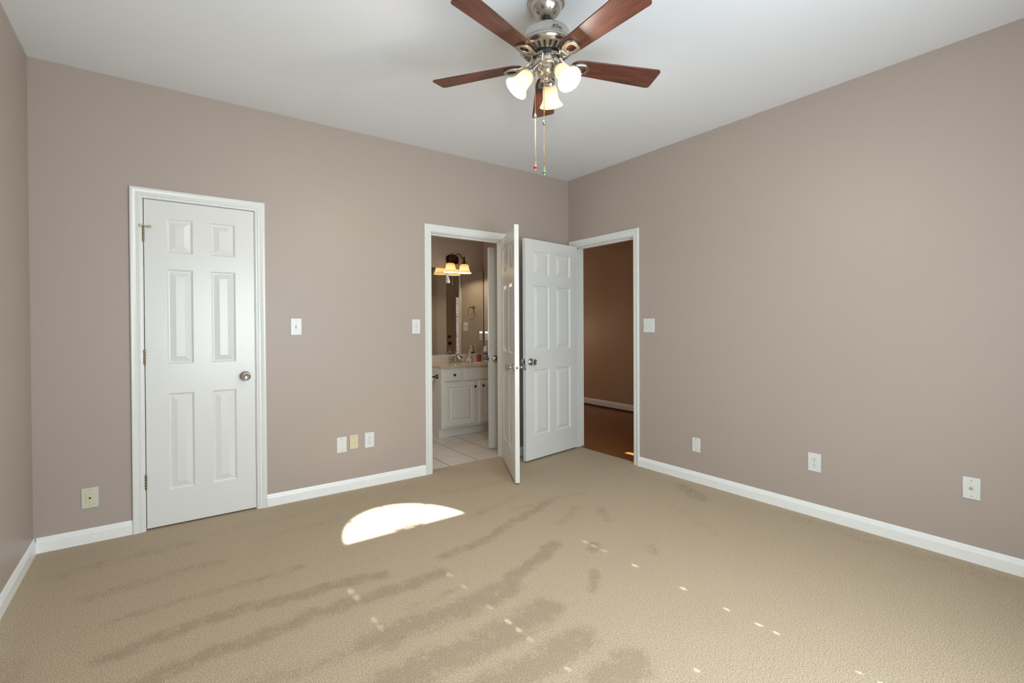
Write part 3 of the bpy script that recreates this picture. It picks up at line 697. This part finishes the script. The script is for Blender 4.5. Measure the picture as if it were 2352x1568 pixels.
# counter with an oval bowl
def counter():
    mb = MB(); n = 48; cx, cy, ax, ay = -.50, 1.255, .205, .150
    x0, x1, y0, y1 = VX0 - .012, XS - .002, VY - .022, DM - .002
    outer = []
    for k in range(n):
        a = 2 * pi * k / n; dx, dy = cos(a), sin(a)
        tx = ((x1 - cx) / dx if dx > 1e-9 else (x0 - cx) / dx if dx < -1e-9 else 1e9); ty = ((y1 - cy) / dy if dy > 1e-9 else (y0 - cy) / dy if dy < -1e-9 else 1e9)
        t = min(tx, ty); outer.append((cx + dx * t, cy + dy * t))
    corners = [(x1, y1), (x0, y1), (x0, y0), (x1, y0)]
    for c_ in corners:
        i = min(range(n), key=lambda k: (outer[k][0] - c_[0]) ** 2 + (outer[k][1] - c_[1]) ** 2); outer[i] = c_
    inner = [(cx + ax * cos(2 * pi * k / n), cy + ay * sin(2 * pi * k / n)) for k in range(n)]
    mb.ring(outer, inner, CT - .024, CT); return mb, cx, cy, ax, ay
mb, cx, cy, ax, ay = counter()
top = tag(mb.build('vanity_countertop', M_marble, bevel=.003), 'tan marble countertop on the white vanity cabinet', 'countertop')
rows = []
for f_, z in ((1.0, 0), (.97, -.02), (.90, -.06), (.72, -.10), (.40, -.125), (.08, -.13)):
    rows.append([(cx + ax * f_ * cos(2 * pi * k / 48), cy + ay * f_ * sin(2 * pi * k / 48), CT + z) for k in range(48)])
sb = MB(); sb.strip(rows, closed=True); sb.build('sink_bowl', M_splash, top)
tag(MB().box((VX0 - .012, DM - .020, CT), (XS - .002, DM - .002, CT + .092)).build('vanity_backsplash', M_splash, bevel=.002), 'pale marble backsplash strip between the countertop and the mirror', 'backsplash')
mr = MB().box((VX0 - .01, DM - .006, .901), (XS - .004, DM - .001, 1.948)).build('wall_mirror', M_mirror)
tag(mr, 'frameless wall mirror above the vanity reflecting the entrance door', 'mirror')
MB().box((XS - .010, DM - .008, .901), (XS - .004, DM - .0055, 1.948)).build('dark_edge', M_bronze, mr)  # dark strip down the mirror's right edge
# faucet
fa = MB().box((-.085, -.026, 0), (.085, .026, .014)).build('faucet', M_chrome, None, (-.535, 1.42, CT), bevel=.006)
tag(fa, 'chrome bathroom faucet on the vanity countertop', 'faucet')
MB().tube([(0, .010, .01), (0, .004, .075), (0, -.02, .086), (0, -.07, .066), (0, -.115, .040)], [.022, .020, .017, .013, .011], 16).build('spout', M_chrome, fa)
MB().lathe([(.0001, 0), (.004, 0), (.004, .05), (.007, .055), (.007, .062), (.0001, .064)], 12, T(0, .018, .07)).build('lift_rod', M_chrome, fa)
for x in (-.058, .058):
    MB().lathe([(.0001, .0), (.017, 0), (.014, .018), (.014, .024), (.024, .032), (.027, .045), (.024, .058), (.015, .064), (.0001, .065)], 10, T(x, 0, .012)).build('handle', M_chrome, fa)
# items on the counter
sd = MB().box((-.031, -.031, 0), (.031, .031, .105)).build('soap_dispenser', M_soap, None, (-.415, 1.30, CT), (0, 0, .5), bevel=.004)
tag(sd, 'square spotted soap dispenser with a tan pump in front of the mirror', 'soap dispenser')
MB().lathe([(.0001, 0), (.016, 0), (.016, .014), (.007, .018), (.006, .032), (.011, .034), (.011, .042), (.0001, .044)], 18, T(0, 0, .105)).box((-.005, -.036, .141), (.005, .004, .149)).build('pump', M_pump, sd)
cu = MB().lathe([(.0001, 0), (.026, 0), (.032, .085), (.030, .085), (.0245, .004), (.0001, .004)], 28).build('tumbler', M_redcup, None, (-.205, 1.42, CT))
tag(cu, 'small red-orange tumbler at the right end of the vanity countertop', 'cup')
di = MB().lathe([(.0001, 0), (.032, 0), (.048, .010), (.046, .012), (.030, .004), (.0001, .004)], 28).build('soap_dish', M_plate, None, (-.195, 1.27, CT))
tag(di, 'white dish in front of the red tumbler', 'dish')
bo = MB().lathe([(.0001, 0), (.031, 0), (.033, .006), (.033, .070), (.030, .082), (.028, .086), (.0001, .086)], 28).build('foam_bottle', M_bluegel, None, (-.135, 1.385, CT))
tag(bo, 'tall blue foam soap bottle with a white pump top beside the mirror', 'bottle')
MB().lathe([(.0001, .086), (.0285, .086), (.0285, .100), (.0001, .100)], 24).build('black_band', M_pipegrey, bo)
MB().lathe([(.0001, .100), (.0285, .100), (.0285, .124), (.0001, .124)], 24).build('silver_band', M_chrome, bo)
MB().lathe([(.0001, .124), (.0275, .124), (.022, .150), (.018, .172), (.018, .186), (.0001, .188)], 24).box((-.008, -.040, .172), (.008, 0, .185)).build('pump_top', M_plate, bo)
pu = MB().lathe([(.0001, 0), (.022, 0), (.024, .040), (.020, .044), (.0001, .044)], 24).build('small_jar', M_purple, None, (-.150, 1.275, CT))
tag(pu, 'small purple jar at the right end of the vanity countertop', 'jar')
# sconce
def bez(P, n=5):
    # Catmull-Rom through the points
    P = [Vector(p) for p in P]; out = []
    for i in range(len(P) - 1):
        a = P[max(i - 1, 0)]; b = P[i]; c = P[i + 1]; d = P[min(i + 2, len(P) - 1)]
        for k in range(n):
            t = k / n; out.append(.5 * ((2 * b) + (c - a) * t + (2 * a - 5 * b + 4 * c - d) * t * t + (3 * b - a - 3 * c + d) * t ** 3))
    return out + [P[-1]]
sc = MB()
oct_ = [(-.085, -.036), (-.085, .036), (-.040, .062), (.040, .062), (.085, .036), (.085, -.036), (.020, -.066), (-.020, -.066)]
sc.prism(oct_, 0, .018, T(0, 0, 0) @ RX(radians(90))); sc.prism([(x * .72, y * .72) for x, y in oct_], .018, .028, RX(radians(90)))
sco = sc.build('vanity_light', M_bronze, None, (-.510, DM, 2.058), bevel=.002)
tag(sco, 'bronze wall light with two lit amber glass shades above the mirror', 'wall light')
for sgn in (-1, 1):
    xx = sgn * .095
    MB().tube(bez([(sgn * .012, -.026, -.01), (sgn * .016, -.050, .030), (sgn * .026, -.078, .058), (sgn * .042, -.105, .062), (sgn * .056, -.122, .040), (sgn * .070, -.131, .012), (sgn * .084, -.135, -.004), (xx, -.135, -.008)]), .0055, 10).build('arm', M_bronze, sco)
    MB().lathe([(.0001, .042), (.008, .040), (.009, .032), (.006, .026), (.010, .020), (.011, -.022), (.016, -.030), (.025, -.050), (.027, -.058), (.0001, -.058)], 24, T(xx, -.135, -.004)).build('socket_cup', M_bronze, sco)
    s2 = [(r * 1.22, z * .98) for r, z in [(.022, 0), (.036, -.004), (.043, -.014), (.046, -.030), (.049, -.060), (.054, -.080), (.062, -.098), (.072, -.110), (.0705, -.112), (.060, -.100), (.052, -.082), (.0465, -.060), (.0435, -.030), (.040, -.016), (.030, -.007)]]
    sh = MB().lathe(s2, 36, None, cap=False).build('lamp_shade', M_sconce, sco, loc=(xx, -.135, -.060))
    MB().ball((0, 0, -.046), .022, 14).build('bulb', M_bulb, sh)
    lamp('vanity_bulb_light', 'POINT', (-.510 + xx, DM - .135, 2.058 - .06 - .088), 5.5, (1.0, .84, .58), shadow_soft_size=.012)
# towel ring and paper holder
tr = MB().lathe([(.0001, 0), (.024, 0), (.024, .006), (.012, .014), (.008, .030), (.008, .050), (.011, .054), (.011, .062), (.0001, .064)], 24, RY(radians(-90))).build('towel_ring', M_brass, None, (XS, 1.30, 1.492))
tag(tr, 'antique brass towel ring on the bathroom side wall', 'towel ring')
MB().tube([(-.052 + .008 * (1 - cos(2 * pi * k / 40)), .082 * sin(2 * pi * k / 40), -.082 + .082 * cos(2 * pi * k / 40)) for k in range(40)], .0036, 8, True).build('ring', M_brass, tr)
th = MB().lathe([(.0001, 0), (.026, 0), (.025, .006), (.014, .020), (.009, .036), (.008, .085), (.011, .088), (.012, .097), (.0001, .10)], 24, RY(radians(-90)))
th.tube([(-.09, 0, 0), (-.09, .15, 0)], .006, 10)
tho = th.build('toilet_paper_holder', M_bronze, None, (VX0, 1.14, .684)); tag(tho, 'dark metal toilet paper holder on the side of the vanity', 'paper holder')
ro = MB().ring([(.060 * cos(2 * pi * k / 40), .060 * sin(2 * pi * k / 40)) for k in range(40)], [(.019 * cos(2 * pi * k / 40), .019 * sin(2 * pi * k / 40)) for k in range(40)], -.05, .05, RX(radians(90))).build('toilet_paper_roll', M_paper, None, (VX0 - .09, 1.225, .684 - .0132))
tag(ro, 'white toilet paper roll hanging beside the vanity', 'toilet paper')

# ------------------------------------------------------------------ foyer front wall: door, arched light, side lights, brick porch
FD0, FD1, FDC = .43, 1.34, .885
SLW = ((.276, .345), (1.425, 1.494))
SLT = (.80, 1.835)  # unseen left side light kept low so its sun patch ends early
def arch_wall():
    mb = MB(); z0 = 2.075; R = .455
    y0, y1 = FY0 - .04, FY0
    mb.box((.12, y0, 0), (SLW[0][0], y1, H)).box((SLW[1][1], y0, 0), (FX, y1, H))
    for (a, b), zt in zip(SLW, SLT): mb.box((a, y0, 0), (b, y1, .25)).box((a, y0, zt), (b, y1, H))
    mb.box((SLW[0][1], y0, 0), (FD0 - .003, y1, H)).box((FD1 + .006, y0, 0), (SLW[1][0], y1, H))
    mb.box((FD0 - .003, y0, 2.032), (FD1 + .006, y1, z0))
    n = 24; rows = []
    for yy in (y0, y1):
        lo = [(FDC + R * cos(pi * k / n), yy, z0 + R * sin(pi * k / n)) for k in range(n + 1)]
        hi = []
        for k in range(n + 1):
            a = pi * k / n; dx, dz = cos(a), sin(a); hw = .455
            t = min((hw / abs(dx)) if abs(dx) > 1e-6 else 9, ((H - z0) / dz) if dz > 1e-6 else 9); hi.append((FDC + dx * t, yy, z0 + dz * t))
        rows.append((lo, hi))
    mb.strip([rows[0][1], rows[0][0], rows[1][0], rows[1][1]])
    return mb
S(arch_wall().build('wall_foyer_front', M_entry), 'front wall of the foyer seen only in the mirror', 'wall')
ed = empty('door_5', (FD0 - .004, FY0 - .045, .012)); S(ed, 'beige entrance door reflected in the bathroom mirror', 'door')
lm = door_leaf_mesh(FD1 - FD0 + .008, 2.018, .044); lm.build('leaf', M_entry, ed, smooth=7)
MB().lathe([(.0001, 0), (.032, 0), (.030, .012), (.012, .018), (.0001, .018)], 24, T(FD1 - FD0 - .07, .044, 1.02) @ RX(radians(-90))).build('deadbolt', M_bronze, ed)
MB().lathe(KN, 24, T(FD1 - FD0 - .07, .044, .89) @ RX(radians(-90))).build('door_knob', M_bronze, ed)
fw = MB(); n = 24
fw.ring([(.452 * cos(pi * k / n), .452 * sin(pi * k / n)) for k in range(n + 1)] + [(-.452, 0)], [(.405 * cos(pi * k / n), .405 * sin(pi * k / n) + .001) for k in range(n + 1)] + [(-.405, .001)], 0, .05, T(FDC, FY0 + .005, 2.078) @ RX(radians(90)))
fw.box((FDC - .452, FY0 - .045, 2.076), (FDC + .452, FY0 + .005, 2.108))
for a in (45, 90, 135): fw.box((.0, -.008, -.007), (.41, .008, .007), T(FDC, FY0 - .02, 2.09) @ RY(radians(-a)))
fo = S(fw.build('window_2', M_trim), 'arched window above the entrance door, reflected in the mirror', 'window')
MB().prism([(.43 * cos(pi * k / n), .43 * sin(pi * k / n) + .005) for k in range(n + 1)], 0, .004, T(FDC, FY0 - .02, 2.085) @ RX(radians(90))).build('pane', M_glass, fo)
for i, (a, b) in enumerate(SLW):
    zt = SLT[i]; sm = MB().box((a, FY0 - .012, .25), (a + .003, FY0 - .002, zt)).box((b - .003, FY0 - .012, .25), (b, FY0 - .002, zt))
    for z in ((.25, .79) if i == 0 else (.25, .645, 1.04, 1.44, 1.825)): sm.box((a, FY0 - .012, z), (b, FY0 - .002, z + .010))
    so = S(sm.build('window_%d' % (3 + i), M_trim), ('unseen narrow side light left of the entrance door, cut low to shape its sun patch', 'narrow side light showing brick, right of the reflected entrance door')[i], 'window')
    MB().box((a + .003, FY0 - .009, .26), (b - .003, FY0 - .006, zt - .01)).build('pane', M_glass, so)
S(MB().box((.6, -4.60, -.2), (5.0, -4.50, 3.6)).build('wall_porch', M_brick), 'pink brick porch wall seen through the side light in the mirror', 'wall')
S(MB().box((.3, -4.5, -.22), (5.0, FY0 - .2, -.12)).build('floor_porch', M_concrete), 'concrete porch floor outside the entrance', 'floor')

# ------------------------------------------------------------------ window wall behind the camera: arched light over blinds
WX0, WX1, WZ0, WZ1 = -3.25, -1.22, .46, 1.80  # window stretched left of its cord columns to brighten the room's left side
AC, AZ, AR, AH = -2.090, 1.895, .405, .325
def window_wall():
    mb = MB(); y0, y1 = YW - .14, YW
    mb.box((-W, y0, 0), (WX0, y1, H)).box((WX1, y0, 0), (0, y1, H)).box((WX0, y0, 0), (WX1, y1, WZ0)).box((WX0, y0, WZ1), (WX1, y1, AZ))
    hw = .46; mb.box((WX0, y0, AZ), (AC - hw, y1, H)).box((AC + hw, y0, AZ), (WX1, y1, H))
    n = 32; rows = []
    for yy in (y0, y1):
        lo = []; hi = []
        for k in range(n + 1):
            a = pi * k / n; dx, dz = AR * cos(a), (AH + .02) * sin(a); lo.append((AC + dx, yy, AZ + dz))
            t = min(hw / abs(dx) if abs(dx) > 1e-6 else 99, (H - AZ) / dz if dz > 1e-6 else 99); hi.append((AC + dx * t, yy, AZ + dz * t))
        rows.append((lo, hi))
    mb.strip([rows[0][1], rows[0][0], rows[1][0], rows[1][1]]); return mb
S(window_wall().build('wall_front', M_wall), 'taupe wall with the arched window behind the camera', 'wall')
ww = MB(); yg = YW - .10
for k in range(32):
    pass
n = 32
ww.ring([(AR * 1.002 * cos(pi * k / n), (AH + .02) * sin(pi * k / n)) for k in range(n + 1)] + [(-AR, -.001)], [((AR - .008) * cos(pi * k / n), AH * sin(pi * k / n) + .002) for k in range(n + 1)] + [(-AR + .008, .001)], 0, .03, T(AC, yg + .02, AZ) @ RX(radians(90)))
for a in (48, 90, 131):
    c0 = (.10 * cos(radians(a)), .075 * sin(radians(a))); c1 = (AR * cos(radians(a)), AH * sin(radians(a)))
    ww.tube([(AC + c0[0], yg + .005, AZ + c0[1]), (AC + c1[0], yg + .005, AZ + c1[1])], .008, 6)
ww.tube([(AC + .10 * cos(pi * k / 16), yg + .005, AZ + .075 * sin(pi * k / 16)) for k in range(17)], .007, 6)
for x in (WX0 + .02, (WX0 + WX1) / 2, WX1 - .02): ww.box((x - .02, yg - .02, WZ0), (x + .02, yg + .02, WZ1))
for z in (WZ0 + .02, (WZ0 + WZ1) / 2, WZ1 - .02): ww.box((WX0, yg - .02, z - .02), (WX1, yg + .02, z + .02))
wo = S(ww.build('window_1', M_trim), 'arched window with blinds behind the camera, source of the floor sun patch', 'window')
MB().prism([(AR * .995 * cos(pi * k / n), AH * sin(pi * k / n)) for k in range(n + 1)], 0, .004, T(AC, yg + .002, AZ + .003) @ RX(radians(90))).box((WX0, yg - .003, WZ0), (WX1, yg, WZ1)).build('pane', M_glass, wo)
# closed slats with cord slots, the slots let through the rows of small sun flecks
bl = MB(); pitch = .0432; z = WZ0; yb = YW - .035; i = 0
cords = (-2.63, -2.19, -1.83, -1.385)
rnd = random.Random(11)
bl.box((WX0 + .002, yb - .03, WZ1 - .045), (WX1 - .002, yb + .03, WZ1 - .001))
while z < WZ1 - .05:
    z1 = min(z + pitch, WZ1 - .045)
    xs_ = [WX0 + .002]; slots = []
    for c_ in cords:
        pr = .50 if c_ in (-2.19, -1.385) else .10
        if rnd.random() < pr:
            hh = rnd.uniform(.006, .012); ww_ = rnd.uniform(.005, .008)
            slots.append((c_ - ww_ / 2, c_ + ww_ / 2, z + .012, z + .012 + hh))
    s_ = WX0 + .002
    for a, b, za, zb in slots:
        bl.box((s_, yb - .001, z), (a, yb + .001, z1)); bl.box((a, yb - .001, z), (b, yb + .001, za)); bl.box((a, yb - .001, zb), (b, yb + .001, z1)); s_ = b
    bl.box((s_, yb - .001, z), (WX1 - .002, yb + .001, z1))
    z += pitch
bl.build('blind', M_blind, wo)
